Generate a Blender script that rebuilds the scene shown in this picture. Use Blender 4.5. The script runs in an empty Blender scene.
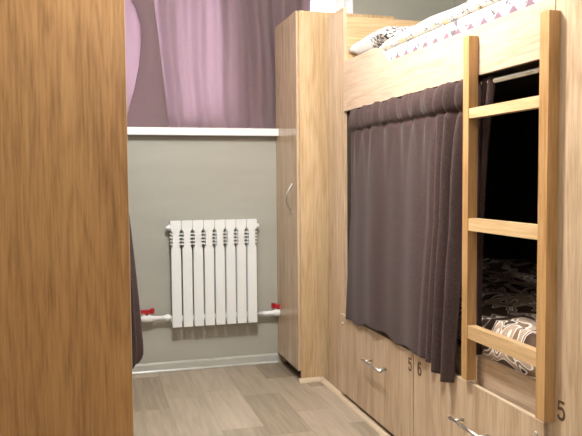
import bpy, bmesh, math, random
from mathutils import Vector, Matrix, noise
random.seed(4)
C = bpy.context.scene.collection
PI = math.pi

# ------------------------------------------------------------------ materials
def new_mat(name):
    m = bpy.data.materials.new(name); m.use_nodes = True
    nt = m.node_tree; b = nt.nodes['Principled BSDF']
    return m, nt, b

def N(nt, t, **kw):
    n = nt.nodes.new(t)
    for k, v in kw.items():
        setattr(n, k, v)
    return n

def ramp(nt, stops, interp='LINEAR'):
    r = nt.nodes.new('ShaderNodeValToRGB'); r.color_ramp.interpolation = interp
    e = r.color_ramp.elements
    while len(e) < len(stops): e.new(0.5)
    for el, (p, c) in zip(e, stops):
        el.position = p; el.color = (*c, 1)
    return r

def coords(nt, scale=(1, 1, 1), rot=(0, 0, 0), loc=(0, 0, 0)):
    tc = N(nt, 'ShaderNodeTexCoord'); mp = N(nt, 'ShaderNodeMapping')
    mp.inputs['Scale'].default_value = scale; mp.inputs['Rotation'].default_value = rot
    mp.inputs['Location'].default_value = loc
    nt.links.new(tc.outputs['Object'], mp.inputs['Vector'])
    return mp.outputs['Vector']

def bump(nt, b, height, strength=.2, dist=.002):
    bp = N(nt, 'ShaderNodeBump'); bp.inputs['Strength'].default_value = strength
    bp.inputs['Distance'].default_value = dist
    nt.links.new(height, bp.inputs['Height']); nt.links.new(bp.outputs['Normal'], b.inputs['Normal'])

def flat(name, col, rough=.5, metal=0, coat=0):
    m, nt, b = new_mat(name)
    b.inputs['Base Color'].default_value = (*col, 1)
    b.inputs['Roughness'].default_value = rough; b.inputs['Metallic'].default_value = metal
    b.inputs['Coat Weight'].default_value = coat
    no = N(nt, 'ShaderNodeTexNoise'); no.inputs['Scale'].default_value = 40
    nt.links.new(coords(nt), no.inputs['Vector'])
    mr = N(nt, 'ShaderNodeMapRange'); mr.inputs['To Min'].default_value = max(rough - .05, 0.02)
    mr.inputs['To Max'].default_value = min(rough + .05, 1)
    nt.links.new(no.outputs['Fac'], mr.inputs['Value']); nt.links.new(mr.outputs['Result'], b.inputs['Roughness'])
    return m

def wood(name, dark, mid, light, axis='z', rough=.35, s=1.0, seed=0., spec=.5):
    """laminate with the grain along one axis"""
    m, nt, b = new_mat(name)
    L = nt.links
    ax = {'x': 0, 'y': 1, 'z': 2}[axis]
    def sc(a, l):
        v = [a, a, a]; v[ax] = l; return v
    off = (seed * 3.1, seed * 1.7, seed * 2.3)
    # broad figure
    n0 = N(nt, 'ShaderNodeTexNoise'); n0.inputs['Scale'].default_value = 1; n0.inputs['Detail'].default_value = 3
    n0.inputs['Distortion'].default_value = .6
    L.new(coords(nt, sc(11 * s, 1.0 * s), loc=off), n0.inputs['Vector'])
    # contour lines of a stretched noise give the cathedral figure
    n1 = N(nt, 'ShaderNodeTexNoise'); n1.inputs['Scale'].default_value = 1; n1.inputs['Detail'].default_value = 2
    L.new(coords(nt, sc(6 * s, .7 * s), loc=off), n1.inputs['Vector'])
    mu = N(nt, 'ShaderNodeMath', operation='MULTIPLY'); mu.inputs[1].default_value = 30
    L.new(n1.outputs['Fac'], mu.inputs[0])
    si = N(nt, 'ShaderNodeMath', operation='SINE'); L.new(mu.outputs[0], si.inputs[0])
    # fine fibres
    n2 = N(nt, 'ShaderNodeTexNoise'); n2.inputs['Scale'].default_value = 1; n2.inputs['Detail'].default_value = 7
    n2.inputs['Roughness'].default_value = .65
    L.new(coords(nt, sc(120 * s, 6 * s), loc=off), n2.inputs['Vector'])
    ln = N(nt, 'ShaderNodeMath', operation='POWER'); ab = N(nt, 'ShaderNodeMath', operation='ABSOLUTE')
    L.new(si.outputs[0], ab.inputs[0]); L.new(ab.outputs[0], ln.inputs[0]); ln.inputs[1].default_value = 5
    c1 = N(nt, 'ShaderNodeMath', operation='MULTIPLY'); c1.inputs[1].default_value = .42; L.new(n0.outputs['Fac'], c1.inputs[0])
    a1 = N(nt, 'ShaderNodeMath', operation='MULTIPLY_ADD'); a1.inputs[1].default_value = -.075
    L.new(ln.outputs[0], a1.inputs[0]); L.new(c1.outputs[0], a1.inputs[2])
    a2 = N(nt, 'ShaderNodeMath', operation='MULTIPLY_ADD'); a2.inputs[1].default_value = .62
    L.new(n2.outputs['Fac'], a2.inputs[0]); L.new(a1.outputs[0], a2.inputs[2])
    r = ramp(nt, [(.32, dark), (.50, mid), (.66, light)])
    L.new(a2.outputs[0], r.inputs['Fac']); L.new(r.outputs['Color'], b.inputs['Base Color'])
    b.inputs['Roughness'].default_value = rough
    b.inputs['Specular IOR Level'].default_value = spec
    bump(nt, b, n2.outputs['Fac'], .08, .001)
    return m

def fabric(name, col, dark, weave=700, rough=.9, trans=0, see=0, sheen=.3):
    m, nt, b = new_mat(name); L = nt.links
    v = coords(nt, (weave * .25, weave * .25, weave))
    n = N(nt, 'ShaderNodeTexNoise'); n.inputs['Scale'].default_value = 1; n.inputs['Detail'].default_value = 2
    L.new(v, n.inputs['Vector'])
    n2 = N(nt, 'ShaderNodeTexNoise'); n2.inputs['Scale'].default_value = 1
    L.new(coords(nt, (weave, weave, weave * .12)), n2.inputs['Vector'])
    ad = N(nt, 'ShaderNodeMath', operation='ADD'); L.new(n.outputs['Fac'], ad.inputs[0]); L.new(n2.outputs['Fac'], ad.inputs[1])
    r = ramp(nt, [(.38, dark), (.62, col)])
    ha = N(nt, 'ShaderNodeMath', operation='MULTIPLY'); ha.inputs[1].default_value = .5
    L.new(ad.outputs[0], ha.inputs[0]); L.new(ha.outputs[0], r.inputs['Fac'])
    L.new(r.outputs['Color'], b.inputs['Base Color'])
    b.inputs['Roughness'].default_value = rough; b.inputs['Sheen Weight'].default_value = sheen
    b.inputs['Specular IOR Level'].default_value = .2
    bump(nt, b, ad.outputs[0], .35, .0015)
    if trans:
        out = nt.nodes['Material Output']
        tr = N(nt, 'ShaderNodeBsdfTranslucent'); tr.inputs['Color'].default_value = (.80, .62, .69, 1)
        mx = N(nt, 'ShaderNodeMixShader'); mx.inputs[0].default_value = trans
        L.new(b.outputs[0], mx.inputs[1]); L.new(tr.outputs[0], mx.inputs[2])
        tp = N(nt, 'ShaderNodeBsdfTransparent'); m2 = N(nt, 'ShaderNodeMixShader')
        tp.inputs['Color'].default_value = (.85, .7, .85, 1)
        # tiny holes of the open weave
        gt = ramp(nt, [(.58, (0, 0, 0)), (.72, (see, see, see))]); L.new(ha.outputs[0], gt.inputs['Fac'])
        L.new(gt.outputs['Color'], m2.inputs[0]); L.new(mx.outputs[0], m2.inputs[1]); L.new(tp.outputs[0], m2.inputs[2])
        L.new(m2.outputs[0], out.inputs['Surface'])
    return m

M = {}
M['wardrobe'] = wood('warm_alder_laminate', (.25, .120, .038), (.41, .215, .078), (.50, .285, .115), rough=.42, seed=1)
M['oak_side'] = wood('light_oak_laminate', (.42, .27, .135), (.56, .39, .215), (.66, .49, .30), rough=.38, seed=2)
M['oak_front'] = wood('pale_oak_laminate', (.38, .26, .155), (.54, .395, .265), (.63, .48, .34), rough=.24, seed=3)
M['oak_rail'] = wood('pale_oak_laminate_long_grain', (.44, .31, .21), (.56, .42, .30), (.64, .50, .37), 'y', rough=.22, seed=5)
M['oak_head'] = wood('oak_headboard_laminate', (.42, .27, .135), (.56, .39, .215), (.66, .49, .30), 'x', rough=.38, seed=6)
M['ladder_v'] = wood('solid_beech_upright', (.34, .18, .065), (.50, .29, .12), (.60, .37, .17), 'z', rough=.4, seed=7)
M['ladder_h'] = wood('solid_beech_rung', (.48, .30, .14), (.62, .42, .22), (.72, .52, .30), 'y', rough=.4, seed=8)
M['edge'] = flat('pale_edge_band', (.62, .50, .36), .4)
M['dark'] = flat('dark_plinth', (.012, .008, .007), .6)
M['interior'] = wood('shade_dark_bunk_board', (.02, .014, .010), (.035, .024, .016), (.05, .035, .024), 'z', rough=.7, seed=9)  # near-black wood: shade of the unlit berth put into the colour
M['chrome'] = flat('chrome', (.62, .61, .60), .30, 1)
M['white_metal'] = flat('white_enamel', (.83, .86, .86), .3)
M['white_plastic'] = flat('white_plastic', (.80, .81, .81), .3)
M['slot'] = flat('cast_shadow_grey_core', (.35, .35, .34), .5)
M['red'] = flat('red_valve_plastic', (.42, .012, .02), .35)
M['sill'] = flat('white_sill_laminate', (.84, .86, .86), .3)
M['brown_digit'] = flat('brown_digit', (.10, .055, .022), .5)
M['bunk_cloth'] = fabric('dark_mauve_linen', (.080, .047, .043), (.032, .019, .018), sheen=.1)
M['win_cloth'] = fabric('mauve_window_linen', (.36, .28, .285), (.17, .125, .13), trans=.45, see=.3)
M['ceil'] = flat('ceiling_paint', (.80, .79, .76), .8)

def wall_mat():
    m, nt, b = new_mat('grey_green_satin_paint'); L = nt.links
    n = N(nt, 'ShaderNodeTexNoise'); n.inputs['Scale'].default_value = 1; n.inputs['Detail'].default_value = 4
    L.new(coords(nt, (2, 2, 9)), n.inputs['Vector'])
    r = ramp(nt, [(.3, (.385, .38, .33)), (.7, (.42, .415, .36))])
    L.new(n.outputs['Fac'], r.inputs['Fac']); L.new(r.outputs['Color'], b.inputs['Base Color'])
    n2 = N(nt, 'ShaderNodeTexNoise'); n2.inputs['Scale'].default_value = 160
    L.new(coords(nt), n2.inputs['Vector'])
    bump(nt, b, n2.outputs['Fac'], .05, .001)
    b.inputs['Roughness'].default_value = .19
    return m
M['wall'] = wall_mat()

def baseboard_mat():
    m, nt, b = new_mat('glossy_grey_white_baseboard'); L = nt.links
    n = N(nt, 'ShaderNodeTexNoise'); n.inputs['Scale'].default_value = 1
    L.new(coords(nt, (9, 30, 30)), n.inputs['Vector'])
    r = ramp(nt, [(.3, (.44, .44, .395)), (.7, (.50, .50, .455))])
    L.new(n.outputs['Fac'], r.inputs['Fac']); L.new(r.outputs['Color'], b.inputs['Base Color'])
    b.inputs['Roughness'].default_value = .22
    return m
M['base'] = baseboard_mat()

def floor_mat():
    m, nt, b = new_mat('vinyl_wood_plank'); L = nt.links
    tc = N(nt, 'ShaderNodeTexCoord'); sx = N(nt, 'ShaderNodeSeparateXYZ'); L.new(tc.outputs['Object'], sx.inputs[0])
    def mth(op, a, bb=None, c=None):
        n = N(nt, 'ShaderNodeMath', operation=op)
        for i, v in enumerate((a, bb, c)):
            if v is None: continue
            if isinstance(v, (int, float)): n.inputs[i].default_value = v
            else: L.new(v, n.inputs[i])
        return n.outputs[0]
    W, LEN = .205, .62
    u = mth('DIVIDE', mth('ADD', sx.outputs['X'], .045), W)
    row = mth('FLOOR', u)
    wn = N(nt, 'ShaderNodeTexWhiteNoise', noise_dimensions='1D'); L.new(row, wn.inputs['W'])
    v = mth('ADD', mth('DIVIDE', sx.outputs['Y'], LEN), wn.outputs['Value'])
    col = mth('FLOOR', v)
    cb = N(nt, 'ShaderNodeCombineXYZ'); L.new(row, cb.inputs[0]); L.new(col, cb.inputs[1])
    wn2 = N(nt, 'ShaderNodeTexWhiteNoise', noise_dimensions='3D'); L.new(cb.outputs[0], wn2.inputs['Vector'])
    # per plank grain
    ad = N(nt, 'ShaderNodeVectorMath', operation='MULTIPLY_ADD')
    ad.inputs[1].default_value = (7, 7, 7); L.new(wn2.outputs['Color'], ad.inputs[0])
    mp = N(nt, 'ShaderNodeMapping'); mp.inputs['Scale'].default_value = (34, 2.6, 1)
    L.new(tc.outputs['Object'], mp.inputs['Vector']); L.new(mp.outputs[0], ad.inputs[2])
    n = N(nt, 'ShaderNodeTexNoise'); n.inputs['Scale'].default_value = 1; n.inputs['Detail'].default_value = 5
    n.inputs['Roughness'].default_value = .6; n.inputs['Distortion'].default_value = .5
    L.new(ad.outputs[0], n.inputs['Vector'])
    f = mth('ADD', mth('MULTIPLY', mth('POWER', wn2.outputs['Value'], .6), .50), mth('MULTIPLY', n.outputs['Fac'], .60))
    r = ramp(nt, [(.32, (.19, .148, .100)), (.60, (.355, .292, .215)), (.88, (.50, .425, .335))])
    L.new(f, r.inputs['Fac'])
    # seams
    fu = mth('FRACT', u); fv = mth('FRACT', v)
    eu = mth('MINIMUM', fu, mth('SUBTRACT', 1, fu)); ev = mth('MINIMUM', fv, mth('SUBTRACT', 1, fv))
    seam = mth('MINIMUM', mth('MULTIPLY', eu, W), mth('MULTIPLY', ev, LEN))
    sm = N(nt, 'ShaderNodeMapRange'); sm.inputs['From Max'].default_value = .003; sm.inputs['To Min'].default_value = .8
    L.new(seam, sm.inputs['Value'])
    mx = N(nt, 'ShaderNodeMix', data_type='RGBA', blend_type='MULTIPLY'); mx.inputs[0].default_value = 1
    L.new(r.outputs['Color'], mx.inputs[6]); L.new(sm.outputs['Result'], mx.inputs[7])
    L.new(mx.outputs[2], b.inputs['Base Color'])
    b.inputs['Roughness'].default_value = .42
    bump(nt, b, n.outputs['Fac'], .08, .001)
    return m
M['floor'] = floor_mat()

def camo_mat():
    m, nt, b = new_mat('brown_marbled_blanket_print'); L = nt.links
    n = N(nt, 'ShaderNodeTexNoise'); n.inputs['Scale'].default_value = 1; n.inputs['Detail'].default_value = .6
    n.inputs['Distortion'].default_value = 1.3
    L.new(coords(nt, (7.0, 6.2, 7.0), loc=(.3, .45, 0)), n.inputs['Vector'])
    dk, br, tp, wh = (.07, .036, .022), (.24, .145, .090), (.46, .34, .255), (.85, .80, .72)
    r = ramp(nt, [(0, br), (.36, dk), (.43, dk), (.435, wh), (.455, wh), (.46, br), (.50, br), (.505, wh), (.525, wh),
                  (.53, tp), (.61, tp), (.615, wh), (.63, wh), (.64, dk), (1, br)])
    L.new(n.outputs['Fac'], r.inputs['Fac']); L.new(r.outputs['Color'], b.inputs['Base Color'])
    b.inputs['Roughness'].default_value = .85
    return m
M['camo'] = camo_mat()

def bedding_mat(name, triangles=False, dots=False):
    m, nt, b = new_mat(name); L = nt.links
    def mth(op, a, bb=None):
        n = N(nt, 'ShaderNodeMath', operation=op)
        for i, v in enumerate((a, bb)):
            if v is None: continue
            if isinstance(v, (int, float)): n.inputs[i].default_value = v
            else: L.new(v, n.inputs[i])
        return n.outputs[0]
    base = N(nt, 'ShaderNodeRGB'); base.outputs[0].default_value = (.70, .68, .65, 1)
    cur = base.outputs[0]
    def over(mask, colr):
        nonlocal cur
        mx = N(nt, 'ShaderNodeMix', data_type='RGBA')
        L.new(mask, mx.inputs[0]); L.new(cur, mx.inputs[6]); mx.inputs[7].default_value = (*colr, 1)
        cur = mx.outputs[2]
    # clusters mask
    cl = N(nt, 'ShaderNodeTexNoise'); cl.inputs['Scale'].default_value = 5.5 if not dots else 3; cl.inputs['Detail'].default_value = 1
    L.new(coords(nt), cl.inputs['Vector'])
    clm = mth('GREATER_THAN', cl.outputs['Fac'], .44 if not dots else .42)
    if dots:
        vo = N(nt, 'ShaderNodeTexNoise'); vo.inputs['Scale'].default_value = 75; vo.inputs['Detail'].default_value = 2
        L.new(coords(nt), vo.inputs['Vector'])
        over(mth('MULTIPLY', mth('GREATER_THAN', vo.outputs['Fac'], .51), clm), (.05, .04, .04))
    else:
        # thin drawn outlines = contour bands of a noise
        no = N(nt, 'ShaderNodeTexNoise'); no.inputs['Scale'].default_value = 22; no.inputs['Detail'].default_value = 1.5
        no.inputs['Distortion'].default_value = .8
        L.new(coords(nt), no.inputs['Vector'])
        band = mth('LESS_THAN', mth('ABSOLUTE', mth('SUBTRACT', no.outputs['Fac'], .5)), .022)
        over(mth('MULTIPLY', band, clm), (.09, .075, .085))
        n3 = N(nt, 'ShaderNodeTexNoise'); n3.inputs['Scale'].default_value = 12; L.new(coords(nt, loc=(3, 1, 2)), n3.inputs['Vector'])
        over(mth('MULTIPLY', mth('GREATER_THAN', n3.outputs['Fac'], .62), clm), (.72, .58, .36))
    if triangles:
        tc = N(nt, 'ShaderNodeTexCoord'); sx = N(nt, 'ShaderNodeSeparateXYZ'); L.new(tc.outputs['Object'], sx.inputs[0])
        t = mth('FRACT', mth('DIVIDE', sx.outputs['Y'], .088))
        tri = mth('SUBTRACT', 1, mth('MULTIPLY', mth('ABSOLUTE', mth('SUBTRACT', t, .5)), 2.6))
        hgt = mth('MULTIPLY', mth('POWER', mth('MAXIMUM', tri, 0), .7), .036)
        zz = mth('SUBTRACT', sx.outputs['Z'], 1.712)
        msk = mth('MULTIPLY', mth('LESS_THAN', zz, hgt), mth('LESS_THAN', sx.outputs['X'], 1.40))
        over(msk, (.17, .09, .13))
    L.new(cur, b.inputs['Base Color']); b.inputs['Roughness'].default_value = .85
    b.inputs['Sheen Weight'].default_value = .2
    nb = N(nt, 'ShaderNodeTexNoise'); nb.inputs['Scale'].default_value = 400; L.new(coords(nt), nb.inputs['Vector'])
    bump(nt, b, nb.outputs['Fac'], .2, .001)
    return m
M['duvet'] = bedding_mat('white_printed_duvet', triangles=True)
M['pillow'] = bedding_mat('white_pillow_with_black_print', dots=True)
M['sheet'] = flat('white_sheet', (.78, .76, .73), .85)
M['mattress'] = flat('mattress_ticking', (.5, .47, .42), .9)

def glass_mat():
    m, nt, b = new_mat('window_glass')
    b.inputs['Base Color'].default_value = (1, 1, 1, 1); b.inputs['Roughness'].default_value = 0
    b.inputs['Transmission Weight'].default_value = 1; b.inputs['IOR'].default_value = 1.01
    return m
M['glass'] = glass_mat()

# ------------------------------------------------------------------ helpers
def mesh_obj(name, bm, m, parent=None, smooth=False, bevel=0):
    if bevel:
        bmesh.ops.bevel(bm, geom=[e for e in bm.edges if e.is_manifold and e.calc_face_angle(0) > .5],
                        offset=bevel, segments=2, affect='EDGES', profile=.7)
    bmesh.ops.recalc_face_normals(bm, faces=bm.faces)
    me = bpy.data.meshes.new(name); bm.to_mesh(me); bm.free()
    if smooth:
        for p in me.polygons: p.use_smooth = True
    me.materials.append(m if not isinstance(m, str) else M[m])
    o = bpy.data.objects.new(name, me); C.objects.link(o)
    if parent is not None:
        o.parent = parent
        o.matrix_parent_inverse = Matrix.Translation(parent.location).inverted()
    return o

def box(bm, x0, x1, y0, y1, z0, z1):
    vs = [bm.verts.new((x, y, z)) for x in (x0, x1) for y in (y0, y1) for z in (z0, z1)]
    for f in ((0, 1, 3, 2), (4, 6, 7, 5), (0, 4, 5, 1), (2, 3, 7, 6), (0, 2, 6, 4), (1, 5, 7, 3)):
        bm.faces.new([vs[i] for i in f])
    return bm

def B(name, m, parent, *boxes, bevel=.0015, smooth=False):
    bm = bmesh.new()
    for b in boxes: box(bm, *b)
    return mesh_obj(name, bm, m, parent, smooth, bevel)

def tube(bm, pts, r, seg=14, cap=True):
    """tube along a polyline; r number or list"""
    pts = [Vector(p) for p in pts]; rings = []
    rs = r if isinstance(r, (list, tuple)) else [r] * len(pts)
    up = Vector((0, 0, 1))
    for i, p in enumerate(pts):
        a = pts[max(i - 1, 0)]; c = pts[min(i + 1, len(pts) - 1)]
        d = (c - a).normalized()
        u = d.cross(up)
        if u.length < .05: u = d.cross(Vector((0, 1, 0)))
        u.normalize(); w = d.cross(u).normalized()
        rings.append([bm.verts.new(p + rs[i] * (math.cos(t) * u + math.sin(t) * w))
                      for t in (2 * PI * k / seg for k in range(seg))])
    for a, b in zip(rings, rings[1:]):
        for k in range(seg):
            bm.faces.new((a[k], a[(k + 1) % seg], b[(k + 1) % seg], b[k]))
    if cap:
        bm.faces.new(rings[0]); bm.faces.new(rings[-1][::-1])
    return bm

def prism_yz(bm, pts, x0, x1):
    """closed outline in (y,z) extruded along x"""
    a = [bm.verts.new((x0, y, z)) for y, z in pts]; b = [bm.verts.new((x1, y, z)) for y, z in pts]
    bm.faces.new(a); bm.faces.new(b[::-1]); n = len(pts)
    for i in range(n): bm.faces.new((a[i], b[i], b[(i + 1) % n], a[(i + 1) % n]))
    return bm

def prism_xz(bm, pts, y0, y1):
    a = [bm.verts.new((x, y0, z)) for x, z in pts]; b = [bm.verts.new((x, y1, z)) for x, z in pts]
    bm.faces.new(a); bm.faces.new(b[::-1]); n = len(pts)
    for i in range(n): bm.faces.new((a[i], b[i], b[(i + 1) % n], a[(i + 1) % n]))
    return bm

def thing(name, label, cat, loc, group=None):
    o = bpy.data.objects.new(name, None); C.objects.link(o); o.location = loc
    o.empty_display_size = .1
    o['label'] = label; o['category'] = cat
    if group: o['group'] = group
    bpy.context.view_layer.update()
    return o

def tag(o, label, cat, group=None):
    o['label'] = label; o['category'] = cat
    if group: o['group'] = group
    return o

def struct(o):
    o['kind'] = 'structure'; return o

def sheet(name, m, parent, fn, nu, nv, thick=.004, smooth=True):
    """cloth: fn(u,v)->point, given a real thickness"""
    bm = bmesh.new(); g = [[bm.verts.new(fn(i / nu, j / nv)) for j in range(nv + 1)] for i in range(nu + 1)]
    for i in range(nu):
        for j in range(nv):
            bm.faces.new((g[i][j], g[i + 1][j], g[i + 1][j + 1], g[i][j + 1]))
    o = mesh_obj(name, bm, m, parent, smooth)
    s = o.modifiers.new('thickness', 'SOLIDIFY'); s.thickness = thick; s.offset = 0
    return o

def digit(ch, y, z, x, h, parent):
    h = .050
    """stencilled number on a front that faces the aisle (-x); reads towards -y"""
    w = h * .54
    S = {'5': [[(1, 1), (.12, 1), (.02, .56), (.5, .64), (.86, .55), (1, .32), (.86, .08), (.5, 0), (.15, .05), (0, .2)]],
         '6': [[(.95, .86), (.75, .98), (.45, 1), (.15, .85), (.02, .5), (.02, .25), (.18, .05), (.5, 0), (.82, .05), (.98, .28),
                (.82, .52), (.5, .58), (.2, .5), (.05, .35)]]}[ch]
    bm = bmesh.new(); t = h * .09
    for st in S:
        P = [Vector((0, y - (u - .5) * w, z + v * h)) for u, v in st]
        if ch == '6' or True:
            # smooth curve through the points except the sharp start of the five
            k0 = 2 if ch == '5' else 0
            Q = P[:k0 + 1] if k0 else [P[0]]
            for i in range(k0, len(P) - 1):
                p0 = P[max(i - 1, k0)]; p1 = P[i]; p2 = P[i + 1]; p3 = P[min(i + 2, len(P) - 1)]
                for s in range(1, 5):
                    a = s / 4
                    Q.append(.5 * ((2 * p1) + (p2 - p0) * a + (2 * p0 - 5 * p1 + 4 * p2 - p3) * a * a + (3 * p1 - p0 - 3 * p2 + p3) * a ** 3))
        L, R = [], []
        for i, p in enumerate(Q):
            if i == 0: n = (Q[1] - p).normalized()
            elif i == len(Q) - 1: n = (p - Q[i - 1]).normalized()
            else: n = ((p - Q[i - 1]).normalized() + (Q[i + 1] - p).normalized()).normalized()
            nn = Vector((0, -n.z, n.y)) * t
            L.append(p + nn); R.append(p - nn)
        def v(p, xx): return bm.verts.new((xx, p.y, p.z))
        A = [(v(a, x - .0008), v(b, x - .0008), v(a, x + .0006), v(b, x + .0006)) for a, b in zip(L, R)]
        for p, q in zip(A, A[1:]):
            bm.faces.new((p[0], p[1], q[1], q[0])); bm.faces.new((p[2], q[2], q[3], p[3]))
            bm.faces.new((p[0], q[0], q[2], p[2])); bm.faces.new((p[1], p[3], q[3], q[1]))
        for p in (A[0], A[-1]): bm.faces.new((p[0], p[2], p[3], p[1]))
    o = mesh_obj('number', bm, 'brown_digit', parent)
    o['label'] = 'brown number ' + ch
    return o

def bar_handle(x, y0, y1, z, parent, out=.04):
    bm = bmesh.new()
    tube(bm, [(x - out, y0 - .03, z), (x - out, y1 + .03, z)], .006)
    for y in (y0, y1): tube(bm, [(x - out, y, z), (x + .001, y, z)], .005, 10)
    o = mesh_obj('handle', bm, 'chrome', parent, True); o['label'] = 'chrome bar handle'
    return o

def lock(x, y, z, parent):
    bm = bmesh.new(); tube(bm, [(x - .006, y, z), (x - .004, y, z), (x + .002, y, z)], [.006, .0085, .0085], 16)
    o = mesh_obj('lock', bm, 'chrome', parent, True); o['label'] = 'small chrome cylinder lock'
    return o

# ------------------------------------------------------------------ numbers of the place
YW = 4.346           # window wall
XB = 1.290           # front plane of the bunk on the right
XR = 2.40; XL = -.62; YF = -1.3; ZC = 2.60
ZS = 1.467           # underside of the sill
RX0, RX1, RZ1 = -.42, 1.672, 2.46   # window recess

# ------------------------------------------------------------------ setting
struct(B('floor', 'floor', None, (XL - .1, XR + .1, YF - .1, YW + .1, -.08, 0), bevel=0))
struct(B('ceiling', 'ceil', None, (XL - .1, XR + .1, YF - .1, YW + .4, ZC, ZC + .08), bevel=0))
struct(B('wall_back', 'wall', None, (XL - .1, RX0, YW, YW + .32, 0, ZC), (RX1, XR + .1, YW, YW + .32, 0, ZC),
         (RX0, RX1, YW, YW + .32, 0, ZS), (RX0, RX1, YW, YW + .32, RZ1, ZC), bevel=0))
struct(B('wall_right', 'wall', None, (XR, XR + .1, YF, YW, 0, ZC), bevel=0))
struct(B('wall_left', 'wall', None, (XL - .1, XL, YF, YW, 0, ZC), bevel=0))
struct(B('wall_front', 'wall', None, (XL - .1, XR + .1, YF - .1, YF, 0, ZC), bevel=0))
# baseboard: body with a thin raised lip above and below
bb = bmesh.new()
prism = [(YW, 0), (YW - .020, 0), (YW - .022, .004), (YW - .017, .009), (YW - .014, .014), (YW - .014, .050), (YW - .011, .056), (YW - .006, .061), (YW, .061)]
prism_yz(bb, prism, XL, 1.140)
struct(mesh_obj('baseboard_back', bb, 'base'))
# pale quadrant beading on the floor along locker and bunk
tr = bmesh.new()
prism_xz(tr, [(XB - .026, 0), (XB - .026, .004), (XB - .022, .012), (XB - .014, .019), (XB - .002, .024), (XB - .0005, .024), (XB - .0005, 0)], 1.0, 3.868)
struct(mesh_obj('trim_1', tr, 'edge'))
tr = bmesh.new()
prism_yz(tr, [(3.869, 0), (3.843, 0), (3.843, .004), (3.847, .012), (3.855, .019), (3.867, .024), (3.869, .024)], 1.142, XB - .018)
struct(mesh_obj('trim_2', tr, 'edge'))

# window: sill, reveal lining, frame, glass
sill = struct(B('trim_3', 'sill', None, (-.5, 1.72, YW - .065, YW + .30, ZS, ZS + .045), bevel=.006))
win = thing('window_1', 'white window', 'window', (.6, YW + .25, ZS + .045))
del win['label']; del win['category']; struct(win)
y0, y1 = YW + .15, YW + .21
zb, zt = ZS + .045, RZ1
B('window_frame', 'white_plastic', win, (RX0, RX1, y0, y1, zb, zb + .07), (RX0, RX1, y0, y1, zt - .07, zt),
  (RX0, RX0 + .07, y0, y1, zb + .07, zt - .07), (RX1 - .07, RX1, y0, y1, zb + .07, zt - .07),
  (.46, .53, y0, y1, zb + .07, zt - .07), (.86, .93, y0, y1, zb + .07, zt - .07), (1.35, 1.41, y0, y1, zb + .07, zt - .07), bevel=.004)
B('pane', 'glass', win, (RX0 + .06, .47, y0 + .025, y0 + .031, zb + .06, zt - .06), bevel=0)
B('pane', 'glass', win, (.52, .87, y0 + .025, y0 + .031, zb + .06, zt - .06), bevel=0)
B('pane', 'glass', win, (1.40, RX1 - .06, y0 + .025, y0 + .031, zb + .06, zt - .06), bevel=0)
B('daylight_blocker', 'white_plastic', win, (.92, 1.36, y0 + .015, y0 + .045, zb + .06, zt - .06), bevel=0)  # added opaque panel, keeps daylight off the curtain in front of it
B('reveal_lining', 'white_plastic', win, (RX1 - .006, RX1 + .0, YW - .002, y0, zb, zt), bevel=0)

# ------------------------------------------------------------------ window curtains (hang on a track in the recess)
trk = B('curtain_track', 'white_plastic', None, (RX0, RX1 - .01, YW + .02, YW + .12, RZ1 - .03, RZ1), bevel=.003)
tag(trk, 'white curtain track under the head of the window recess', 'curtain rail')
ZT = RZ1 - .03
def centre_curtain(u, v):
    z = ZS + .047 + v * (ZT - ZS - .047)
    x0 = .35 + .03 * (1 - v); x1 = 1.395
    s = u + .010 * math.sin(v * 5 + u * 9)
    x = x0 + (x1 - x0) * s
    a = .5 + .5 * v
    y = YW + .075 + a * (.026 * math.sin(u * 34 + .6 * math.sin(v * 2.2)) + .014 * math.sin(u * 71 + 1.7 + v)) + .012 * math.sin(u * 11 + v * 4)
    # soft crumple where the hem rests on the sill
    k = max(0, 1 - v / .10)
    y -= .022 * k * (1 + math.sin(u * 48)) * .5
    x += .010 * k * math.sin(u * 60)
    return (x, y, z)
c1 = sheet('window_curtain', 'win_cloth', None, centre_curtain, 150, 60, .0025)
tag(c1, 'wide mauve linen curtain covering the middle and right of the window', 'curtain', 'mauve window curtains')
def left_curtain(u, v):
    z = ZS + .047 + v * (ZT - ZS - .047)
    x1 = .468 - .092 * v
    x = -.40 + (x1 + .40) * u
    y = YW + .045 + .018 * math.sin(u * 30 + v * 1.5) * (.4 + .6 * v) + .010 * math.sin(u * 13 - v * 5)
    k = max(0, 1 - v / .08)
    y -= .012 * k * (1 + math.sin(u * 40)) * .5
    return (x, y, z)
c2 = sheet('window_curtain', 'win_cloth', None, left_curtain, 110, 60, .0025)
tag(c2, 'narrow mauve linen curtain at the left end of the window, overlapping the wide one', 'curtain', 'mauve window curtains')
def fold(u, v):
    z = ZS + .048 + v * (ZT - ZS - .05)
    x1 = .465 - .092 * v
    K = [(0, .19), (.12, .225), (.25, .26), (.4, .29), (.55, .305), (.68, .305), (.78, .28), (.87, .235), (1, .16)]
    for (a, p), (b, q) in zip(K, K[1:]):
        if a <= v <= b + 1e-6: x0 = p + (q - p) * (v - a) / (b - a); break
    x = x0 + (x1 - x0) * u
    y = YW + .020 - .020 * math.sin(u * PI) + .004 * math.sin(v * 9)
    return (x, y, z)
f2 = sheet('folded_edge', 'win_cloth', c2, fold, 16, 50, .0025)
f2.matrix_parent_inverse = Matrix()

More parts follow.
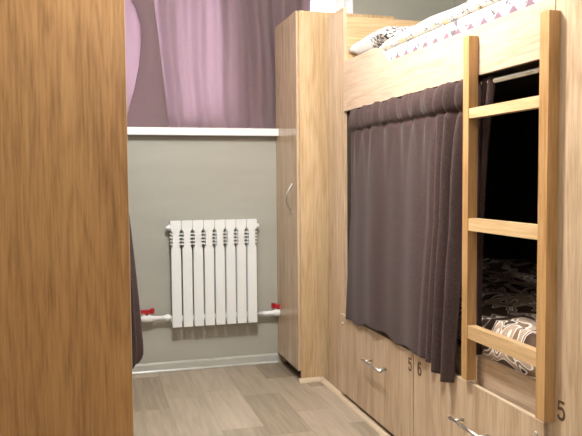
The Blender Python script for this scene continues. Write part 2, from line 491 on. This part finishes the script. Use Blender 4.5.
# ------------------------------------------------------------------ radiator
rx0, rx1, nS = .449, .989, 8
SW = (rx1 - rx0) / nS; rf = 4.25; rz0, rz1 = .293, .947
rad = thing('radiator', 'white eight-section aluminium radiator on the wall below the window', 'radiator', ((rx0 + rx1) / 2, 4.29, rz0))
def section_outline():
    h = SW / 2
    R = [(h - .0052, rz0), (h - .0052, rz1 - .178), (h - .0075, rz1 - .168), (h - .0155, rz1 - .156), (h - .0155, rz1 - .072),
         (h - .0075, rz1 - .062), (h - .003, rz1 - .055), (h - .0012, rz1 - .045), (h - .0012, rz1 - .008), (h - .004, rz1)]
    return R
def make_section(cx):
    bm = bmesh.new(); R = section_outline()
    pts = [(cx + a, z) for a, z in R] + [(cx - a, z) for a, z in reversed(R)]
    # front plate slightly crowned at the top
    prism_xz(bm, pts, rf, rf + .006)
    box(bm, cx - SW / 2 + .0012, cx + SW / 2 - .0012, rf + .004, rf + .070, rz1 - .045, rz1 - .006)   # top header
    box(bm, cx - .004, cx + .004, rf + .005, rf + .070, rz0 + .02, rz1 - .03)                       # centre web
    box(bm, cx - SW / 2 + .006, cx + SW / 2 - .006, rf + .028, rf + .034, rz0 + .01, rz1 - .05)       # inner plate
    tube(bm, [(cx - SW / 2, rf + .045, rz0 + .045), (cx + SW / 2, rf + .045, rz0 + .045)], .019, 16)
    tube(bm, [(cx - SW / 2, rf + .045, rz1 - .045), (cx + SW / 2, rf + .045, rz1 - .045)], .019, 16)
    s = mesh_obj('section', bm, 'white_metal', rad, bevel=0)
    b2 = bmesh.new()
    for k in range(4):
        z = rz1 - .078 - k * .021
        box(b2, cx - SW / 2 + .0008, cx + SW / 2 - .0008, rf + .0015, rf + .045, z - .0035 - .0045, z)
    fi = mesh_obj('fin', b2, 'white_metal', s); fi.matrix_parent_inverse = Matrix.Translation(rad.location).inverted()
    fi.parent = s; fi.matrix_parent_inverse = Matrix()
    return s
for i in range(nS): make_section(rx0 + SW * (i + .5))
for sx, x in ((-1, rx0), (1, rx1)):
    bm = bmesh.new(); tube(bm, [(x, rf + .045, rz1 - .045), (x + sx * .006, rf + .045, rz1 - .045), (x + sx * .007, rf + .045, rz1 - .045), (x + sx * .022, rf + .045, rz1 - .045)],
                           [.021, .021, .014, .010], 8)
    mesh_obj('end_plug', bm, 'white_metal', rad)
for xk in (rx0 + .14, rx1 - .16):
    for zk in (rz1 - .075, rz0 + .03): B('bracket', 'white_metal', rad, (xk, xk + .02, rf + .06, YW, zk, zk + .02))

def valve(x, sx, zc, label, reach):
    """supply pipe: union nut at the radiator, ball valve with red lever, plastic pipe"""
    yc = rf + .045
    t = thing('radiator_valve', label, 'valve', (x + sx * .1, yc, zc), 'valves at the foot of the radiator')
    bm = bmesh.new()
    tube(bm, [(x + sx * a, yc, zc) for a in (.040, .075, .110, .125, .165, .18, reach)], [.0135, .0135, .016, .023, .023, .016, .0135], 18)
    mesh_obj('pipe', bm, 'white_plastic', t, True)
    bm = bmesh.new(); tube(bm, [(x + sx * a, yc, zc) for a in (0, .010, .011, .028, .029, .042)], [.013, .013, .019, .019, .015, .015], 8)
    o = mesh_obj('union_nut', bm, 'chrome' if sx > 0 else 'white_metal', t)
    bm = bmesh.new()
    tube(bm, [(x + sx * .145, yc, zc + .020), (x + sx * .145, yc, zc + .042)], .010, 12)
    bx = sorted((x + sx * .105, x + sx * .19))
    box(bm, bx[0] + .008, bx[1], yc - .009, yc + .009, zc + .034, zc + .054)
    tube(bm, [(x + sx * .113, yc, zc + .032), (x + sx * .113, yc, zc + .062)], .014, 12)
    o = mesh_obj('lever', bm, 'red', t, bevel=0); o['label'] = 'red plastic lever'
    # a leg of the pipe that turns into the wall
    bm = bmesh.new(); tube(bm, [(x + sx * (reach - .012), yc, zc), (x + sx * (reach - .012), YW, zc)], .0135, 16)
    mesh_obj('pipe_elbow', bm, 'white_plastic', t, True)
valve(rx0, -1, .349, 'white pipe valve with red lever left of the radiator', .33)
valve(rx1, 1, .337, 'white pipe valve with red lever right of the radiator', .153)

# ------------------------------------------------------------------ tall locker in the corner
LX, LY, LZ = 1.141, 3.870, 2.155
lk = thing('tall_locker', 'tall narrow light oak locker in the corner right of the radiator', 'locker', (1.4, 4.1, 0))
B('body', 'oak_side', lk, (LX + .018, 1.75, LY, LY + .016, .0, LZ), (LX + .018, 1.75, YW - .018, YW - .002, 0, LZ),
  (LX + .018, 1.75, LY + .016, YW - .018, LZ - .016, LZ), (LX + .018, 1.75, LY + .016, YW - .018, .07, .086), (1.734, 1.75, LY + .016, YW - .018, .086, LZ - .016))
B('plinth', 'dark', lk, (LX + .05, LX + .066, LY + .016, YW - .018, 0, .07))
dr = B('door', 'oak_front', lk, (LX, LX + .016, LY + .003, YW - .004, .068, LZ - .001))
bm = bmesh.new()
hp = [(LX - .002 - .036 * math.sin(PI * k / 12), LY + .105, .995 + .165 * k / 12) for k in range(13)]
tube(bm, hp, .0055, 10)
for z in (.995, 1.16): tube(bm, [(LX - .006, LY + .105, z), (LX + .001, LY + .105, z)], .008, 12)
hd = mesh_obj('handle', bm, 'chrome', dr, True); hd.matrix_parent_inverse = Matrix(); hd['label'] = 'bowed chrome handle'

# ------------------------------------------------------------------ bunk bed on the right
DF = XB - .016        # drawer fronts stand proud
YE, YN = 3.494, 1.745  # inner ends of the opening
bk = thing('bunk_bed', 'light oak two-level bunk bed along the right wall', 'bunk bed', (1.75, 2.6, 0))
post = B('end_panel', 'oak_front', bk, (XB, XB + .018, YE, 3.75, .0, 2.092))
B('headboard', 'oak_head', bk, (XB + .019, XR - .01, YE + .0, YE + .018, .0, 2.045))
B('footboard', 'oak_side', bk, (XB + .019, XR - .01, YN - .018, YN - .002, .0, 1.70))
# upper guard rail with the low cut-out
pr = [(YE - .001, 1.549), (YE - .001, 1.808), (3.10, 1.808)]
for k in range(1, 11):
    a = k / 10; pr.append((3.10 - .055 * a - .0 , 1.808 - .012 * a * a)) if k < 4 else None
for k in range(0, 11):
    a = k / 10
    pr.append((3.065 - .15 * a, 1.804 - .086 * (a ** 1.7)))
pr += [(YN, 1.716), (YN, 1.549)]
bm = bmesh.new(); prism_yz(bm, pr, XB, XB + .018)
mesh_obj('guard_rail', bm, 'oak_rail', bk)
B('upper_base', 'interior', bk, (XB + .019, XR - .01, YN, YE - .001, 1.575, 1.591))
B('upper_side', 'oak_side', bk, (XR - .03, XR - .012, YN, YE - .002, 1.592, 1.80))
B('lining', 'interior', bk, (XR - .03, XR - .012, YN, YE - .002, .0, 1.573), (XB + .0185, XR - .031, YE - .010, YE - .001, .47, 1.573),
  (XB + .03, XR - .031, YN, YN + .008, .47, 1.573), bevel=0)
B('side_board', 'oak_rail', bk, (XB + .022, XB + .038, YN + .002, YE - .003, .40, .562))
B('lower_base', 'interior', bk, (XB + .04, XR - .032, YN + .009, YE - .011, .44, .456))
B('plinth', 'dark', bk, (XB + .001, XB + .017, YN, YE, .0, .09))
def drawer(ya, yb, ys1, ys0, nums):
    d = B('drawer', 'oak_front', bk, (DF, XB - .0006, ya, yb, .046, .466))
    e = B('edge_band', 'edge', d, (DF - .0004, XB - .0006, ya, yb, .4662, .4682), bevel=0); e.matrix_parent_inverse = Matrix()
    bx = B('drawer_box', 'interior', d, (XB + .0, XB + .02, ya + .02, yb - .02, .10, .38), bevel=0); bx.matrix_parent_inverse = Matrix()
    h = bar_handle(DF, ys0, ys1, .322, d); h.matrix_parent_inverse = Matrix()
    for ch, y in nums:
        n = digit(ch, y, {'5': .385, '6': .390}[ch], DF, .054, d); n.matrix_parent_inverse = Matrix()
    return d
YM = 2.622
d1 = drawer(YM + .003, 3.512, 3.072, 2.906, [('5', 2.656)])
d2 = drawer(YN + .004, YM - .003, 2.213, 2.047, [('6', 2.566)])
for d, y in ((d1, 3.475), (d2, 1.785)):
    l = lock(DF, y, .422, d); l.matrix_parent_inverse = Matrix()

# curtain rod under the rail
bm = bmesh.new(); tube(bm, [(XB + .040, YN + .009, 1.527), (XB + .040, YE - .011, 1.527)], .010, 14)
rod = mesh_obj('curtain_rod', bm, 'chrome', None, True)
tag(rod, 'thin chrome curtain rod under the upper guard rail of the bunk', 'curtain rod')

# privacy curtain
ZR = 1.522
def bunk_curtain(u, v):
    # u from the far end (0) to the ladder (1), v from hem (0) to top (1)
    y_top = 3.372 - 1.157 * u; 
    y_bot = 3.390 - 1.125 * u
    # near the ladder the cloth is gathered into tight folds
    g = u ** 3
    y = y_bot + (y_top - y_bot) * v
    zb = .462 - .008 * math.sin(u * 14) + .030 * math.sin(PI * u) - .008 * u + .006 * math.sin(u * 31)
    z = zb + (1.546 - zb) * v
    fr = 60 if v > .93 else 1
    # header ruffle, rod pocket, body
    body = .006 * math.sin(u * 15 + .8 * math.sin(v * 3)) + .003 * math.sin(u * 33 + v * 3)
    gg = min(1, max(0, (u - .74) / .16)) ** 1.2
    body = body * (1 - gg) + gg * (.024 * math.sin(u * 95 + .8 * math.sin(v * 2.5)) - .010)
    VP = .90                                           # stitched line under the rod pocket
    ph = u * 58 + 2.2 * math.sin(u * 8)
    # short creases that fan out below the stitching
    k = max(0, 1 - abs(VP - v) / (.20 + .12 * math.sin(u * 37))) if v < VP else 0
    crease = .010 * (k ** 1.6) * math.sin(ph)
    x = XB + .010 + body * (1 if v < .7 else 1 - .5 * (v - .7) / .3) + crease
    if v >= VP:
        t = (v - VP) / (1 - VP)
        x += .009 * math.sin(ph) * (1 - .3 * t) + .004 * math.sin(u * 121 + v * 20)
        x -= .017 * math.sin(PI * t) ** .6
        z += .005 * math.sin(u * 44 + 1) * t
    x += .006 * math.exp(-((v - VP) / .012) ** 2)
    # falls outwards over the drawer fronts
    lo = max(0, 1 - v / .5)
    x -= .030 * lo ** .8 if lo > 0 else 0
    x -= .006 * math.sin(PI * v)
    return (min(x, XB + .036) - .012, y, z)
pc = sheet('bunk_curtain', 'bunk_cloth', None, bunk_curtain, 260, 150, .003)
tag(pc, 'dark mauve curtain closing the lower berth of the right bunk', 'curtain')
def tail(u, v):
    y = 2.23 - .125 * u * (.35 + .65 * v ** 3) ; z = .56 + (1.54 - .56) * v
    return (XB + .030 + .010 * math.sin(u * 20) , y, z)
tl = sheet('curtain_end', 'bunk_cloth', pc, tail, 24, 50, .003)
tl.matrix_parent_inverse = Matrix()

# mattress and marbled blanket in the lower berth
mt = B('mattress', 'mattress', None, (XB + .045, XR - .04, YN + .015, YE - .02, .457, .63), bevel=.03)
tag(mt, 'mattress under the brown blanket in the lower berth', 'mattress')
def blanket(u, v):
    y = YN + .02 + (YE - YN - .05) * u
    x = XB + .042 + (XR - .05 - XB - .042) * v
    e = min(1, v / .10)
    z = .475 + .200 * math.sin(e * PI / 2) ** .7
    nz = noise.noise(Vector((x * 7, y * 6, 2.0))) * .022 + noise.noise(Vector((x * 15, y * 13, 5.0))) * .008
    z += (nz + .02) * e + .05 * max(0, (u - .3)) * e
    if v < .10: x = XB + .042 + .035 * (1 - math.cos(e * PI / 2)) - .0
    return (x, y, z)
bl = sheet('blanket', 'camo', None, blanket, 130, 70, .006)
tag(bl, 'brown blanket with white marbled print in the lower berth behind the ladder', 'blanket')

# upper berth bedding
mu = B('mattress', 'sheet', None, (XB + .022, XR - .04, YN + .01, YE - .01, 1.592, 1.70), bevel=.02)
tag(mu, 'white mattress of the upper berth behind the guard rail', 'mattress')
prof = [(XB + .024, 1.702), (XB + .021, 1.735), (XB + .022, 1.765), (XB + .028, 1.778), (XB + .048, 1.784), (XB + .026, 1.789), (XB + .016, 1.800), (XB + .026, 1.824),
        (XB + .058, 1.842), (XB + .14, 1.852), (XB + .35, 1.845), (XB + .6, 1.840), (XB + .80, 1.825), (XB + .84, 1.78), (XB + .845, 1.703)]
def duvet(u, v):
    y = YN - .02 + (3.16 - YN + .02) * u if False else YN + .012 + (3.07 - YN) * u
    t = v * (len(prof) - 1); i = min(int(t), len(prof) - 2); a = t - i
    x = prof[i][0] * (1 - a) + prof[i + 1][0] * a; z = prof[i][1] * (1 - a) + prof[i + 1][1] * a
    n1 = noise.noise(Vector((x * 5, y * 4, 1.0)))
    if z > 1.80: z += n1 * .010 ; x += .008 * noise.noise(Vector((y * 6, 3, z * 4)))
    elif i >= 3: x += .006 * noise.noise(Vector((y * 6, 3, z * 4)))
    if u > .88 and z > 1.80: z -= (z - 1.80) * ((u - .88) / .12) ** 1.6 * .75
    return (x, y, z)
dv = sheet('duvet', 'duvet', None, duvet, 120, 98, .006)
tag(dv, 'white printed duvet with scalloped purple border on the upper berth', 'duvet')
def pillow_bm(cx, cy, cz, a, b_, c):
    bm = bmesh.new(); nu, nv = 40, 40
    for sgn in (1, -1):
        g = []
        for i in range(nu + 1):
            r = []
            for j in range(nv + 1):
                u = -1 + 2 * i / nu; v = -1 + 2 * j / nv
                hh = max(0, (1 - abs(u) ** 2.6) * (1 - abs(v) ** 2.6)) ** .5
                pin = 1 - .06 * (abs(u * v)) ** 0 * (1 - abs(u) ** 2) * (abs(v) ** 4) - .0
                x = cx + a * u * (1 - .07 * (1 - v * v) * abs(u) ** 4); y = cy + b_ * v * (1 - .07 * (1 - u * u) * abs(v) ** 4)
                z = cz + sgn * c * hh + .006 * noise.noise(Vector((x * 14, y * 14, sgn)))
                r.append(bm.verts.new((x, y, z)))
            g.append(r)
        for i in range(nu):
            for j in range(nv):
                q = (g[i][j], g[i + 1][j], g[i + 1][j + 1], g[i][j + 1])
                bm.faces.new(q)
    bmesh.ops.remove_doubles(bm, verts=bm.verts, dist=.0015)
    return bm
pl = mesh_obj('pillow', pillow_bm(XB + .275, 3.27, 1.752, .25, .215, .050), 'sheet', None, True)
tag(pl, 'plain white pillow beneath the black printed one on the upper berth', 'pillow')
pw = mesh_obj('pillow', pillow_bm(XB + .265, 3.265, 1.868, .25, .218, .074), 'pillow', None, True)
tag(pw, 'white pillow with black speckled print at the headboard of the upper berth', 'pillow')

# ladder
XA, XC = 1.252, 1.2885
ld = thing('bunk_ladder', 'solid wood ladder leaning flat against the right bunk', 'ladder', (1.27, 1.96, .465))
for (a, b_, zt_) in ((2.155, 2.192, 1.682), (1.718, 1.760, 1.668)):
    u = B('upright', 'ladder_v', ld, (XA, XC, a, b_, .482, zt_), bevel=.004)
for z0_, z1_ in ((1.400, 1.434), (1.013, 1.056), (.634, .680)):
    B('rung', 'ladder_h', ld, (XA + .002, XC - .004, 1.759, 2.156, z0_, z1_), bevel=.004)

# numbered tall locker at the near end of the bunk
nl = thing('tall_locker', 'tall pale oak locker marked 5 at the near end of the bunk', 'locker', (1.7, 1.3, 0))
B('body', 'oak_side', nl, (XB + .018, XR - .01, 1.725 - .016, 1.725 - .0, .0, 2.15), (XB + .018, XR - .01, .95, .966, 0, 2.15),
  (XB + .018, XR - .01, .966, 1.709, 2.134, 2.15), (XB + .018, XR - .01, .966, 1.709, .06, .076), (XR - .026, XR - .01, .966, 1.709, .076, 2.134))
nd = B('door', 'oak_front', nl, (XB - .001, XB + .017, .952, 1.738, .06, 2.149))
n = digit('5', 1.690, .497, XB - .001, .054, nd); n.matrix_parent_inverse = Matrix()
B('plinth', 'dark', nl, (XB + .05, XB + .066, .966, 1.709, 0, .06))

# ------------------------------------------------------------------ wardrobe on the left
wr = thing('wardrobe', 'tall warm brown wood wardrobe at the left edge of the picture', 'wardrobe', (-.2, 2.7, 0))
B('body', 'wardrobe', wr, (XL + .01, .116, 2.40, 2.418, 0, 2.30), (XL + .01, .116, 2.98, 2.998, 0, 2.30), (XL + .01, .105, 2.418, 2.98, 2.28, 2.298),
  (XL + .01, XL + .028, 2.418, 2.98, .08, 2.28), (XL + .01, .105, 2.418, 2.98, .07, .088))
B('door', 'wardrobe', wr, (.1055, .117, 2.419, 2.979, .07, 2.299))
B('edge_band', 'edge', wr, (.1162, .1178, 2.4, 2.418, 0, 2.30), bevel=0)
B('plinth', 'dark', wr, (.07, .086, 2.418, 2.98, 0, .07))

# left bunk behind the wardrobe, its curtain shows past the wardrobe edge
lb = thing('bunk_bed', 'bunk bed hidden behind the brown wardrobe on the left', 'bunk bed', (-.25, 3.6, 0))
B('guard_rail', 'oak_rail', lb, (.085, .103, 3.02, 4.32, 1.549, 1.78))
B('drawer', 'oak_front', lb, (.085, .103, 3.02, 4.32, .02, .46))
B('end_panel', 'oak_side', lb, (XL + .01, .084, 3.0, 3.018, 0, 1.80))
B('end_panel', 'oak_side', lb, (XL + .01, .084, 4.30, 4.318, 0, 1.80))
B('upper_base', 'interior', lb, (XL + .01, .084, 3.019, 4.299, 1.575, 1.591))
B('lower_base', 'interior', lb, (XL + .01, .084, 3.019, 4.299, .40, .456))
def left_bunk_curtain(u, v):
    y = 3.14 + .30 * u
    z = .352 + .02 * math.sin(u * 5) + (1.52 - .368) * v
    t = min(1, max(0, (1.30 - z) / .85)); bot = max(0, 1 - v / .04)
    x = .118 + .088 * t ** .7 - .022 * bot ** 2 - (.012 + .050 * t) * (.5 + .5 * math.sin(u * 26))
    return (x, y, z)
lc = sheet('bunk_curtain', 'bunk_cloth', None, left_bunk_curtain, 110, 60, .004)
tag(lc, 'dark mauve curtain edge hanging just past the brown wardrobe', 'curtain')

# ------------------------------------------------------------------ lights
def ceiling_lamp(x, y, power, label, size=.30, col=(1, .985, .96)):
    m, nt, b = new_mat('lit_diffuser')
    b.inputs['Emission Color'].default_value = (*col, 1); b.inputs['Emission Strength'].default_value = 3
    t = thing('ceiling_light', label, 'ceiling light', (x, y, ZC), 'ceiling lights')
    bm = bmesh.new(); tube(bm, [(x, y, ZC), (x, y, ZC - .04)], size / 2 + .015, 40); mesh_obj('lamp_base', bm, 'white_plastic', t)
    bm = bmesh.new(); tube(bm, [(x, y, ZC - .04), (x, y, ZC - .055), (x, y, ZC - .062)], [size / 2, size / 2 - .004, size / 2 - .03], 40); mesh_obj('diffuser', bm, m, t)
    l = bpy.data.lights.new('ceiling_light_beam', 'POINT'); l.shadow_soft_size = .11; l.energy = power; l.color = col
    o = bpy.data.objects.new('ceiling_light_beam', l); C.objects.link(o); o.location = (x, y, ZC - .18)
ceiling_lamp(.46, 2.35, 112, 'round white ceiling light over the middle of the aisle')
ceiling_lamp(.45, -.4, 23, 'added unseen fill light near the entrance behind the camera')  # fill lamp added behind the camera to brighten the wardrobe side

w = bpy.data.worlds.new('daylight'); bpy.context.scene.world = w; w.use_nodes = True
wn = w.node_tree; bg = wn.nodes['Background']
bg.inputs['Color'].default_value = (.90, .93, 1.0, 1); bg.inputs['Strength'].default_value = 4.0

# ------------------------------------------------------------------ camera
f, yaw, pit, rol = 696.847, .277503, .057322, .0078875
c, s = math.cos(yaw), math.sin(yaw); cp, sp = math.cos(pit), math.sin(pit)
R0 = Vector((c, -s, 0)); F = Vector((s * cp, c * cp, -sp)); U0 = Vector((s * sp, c * sp, cp))
R = R0 * math.cos(rol) - U0 * math.sin(rol); U = R0 * math.sin(rol) + U0 * math.cos(rol)
cam = bpy.data.cameras.new('camera'); co = bpy.data.objects.new('camera', cam); C.objects.link(co)
co.matrix_world = Matrix(((R.x, U.x, -F.x, 0), (R.y, U.y, -F.y, 0), (R.z, U.z, -F.z, 1.2), (0, 0, 0, 1)))
cam.sensor_width = 36; cam.lens = 36 * f / 582; cam.clip_start = .05
bpy.context.scene.camera = co
vs = bpy.context.scene.view_settings
vs.view_transform = 'Standard'; vs.look = 'None'; vs.gamma = 1; vs.use_curve_mapping = False; vs.exposure = 0.37
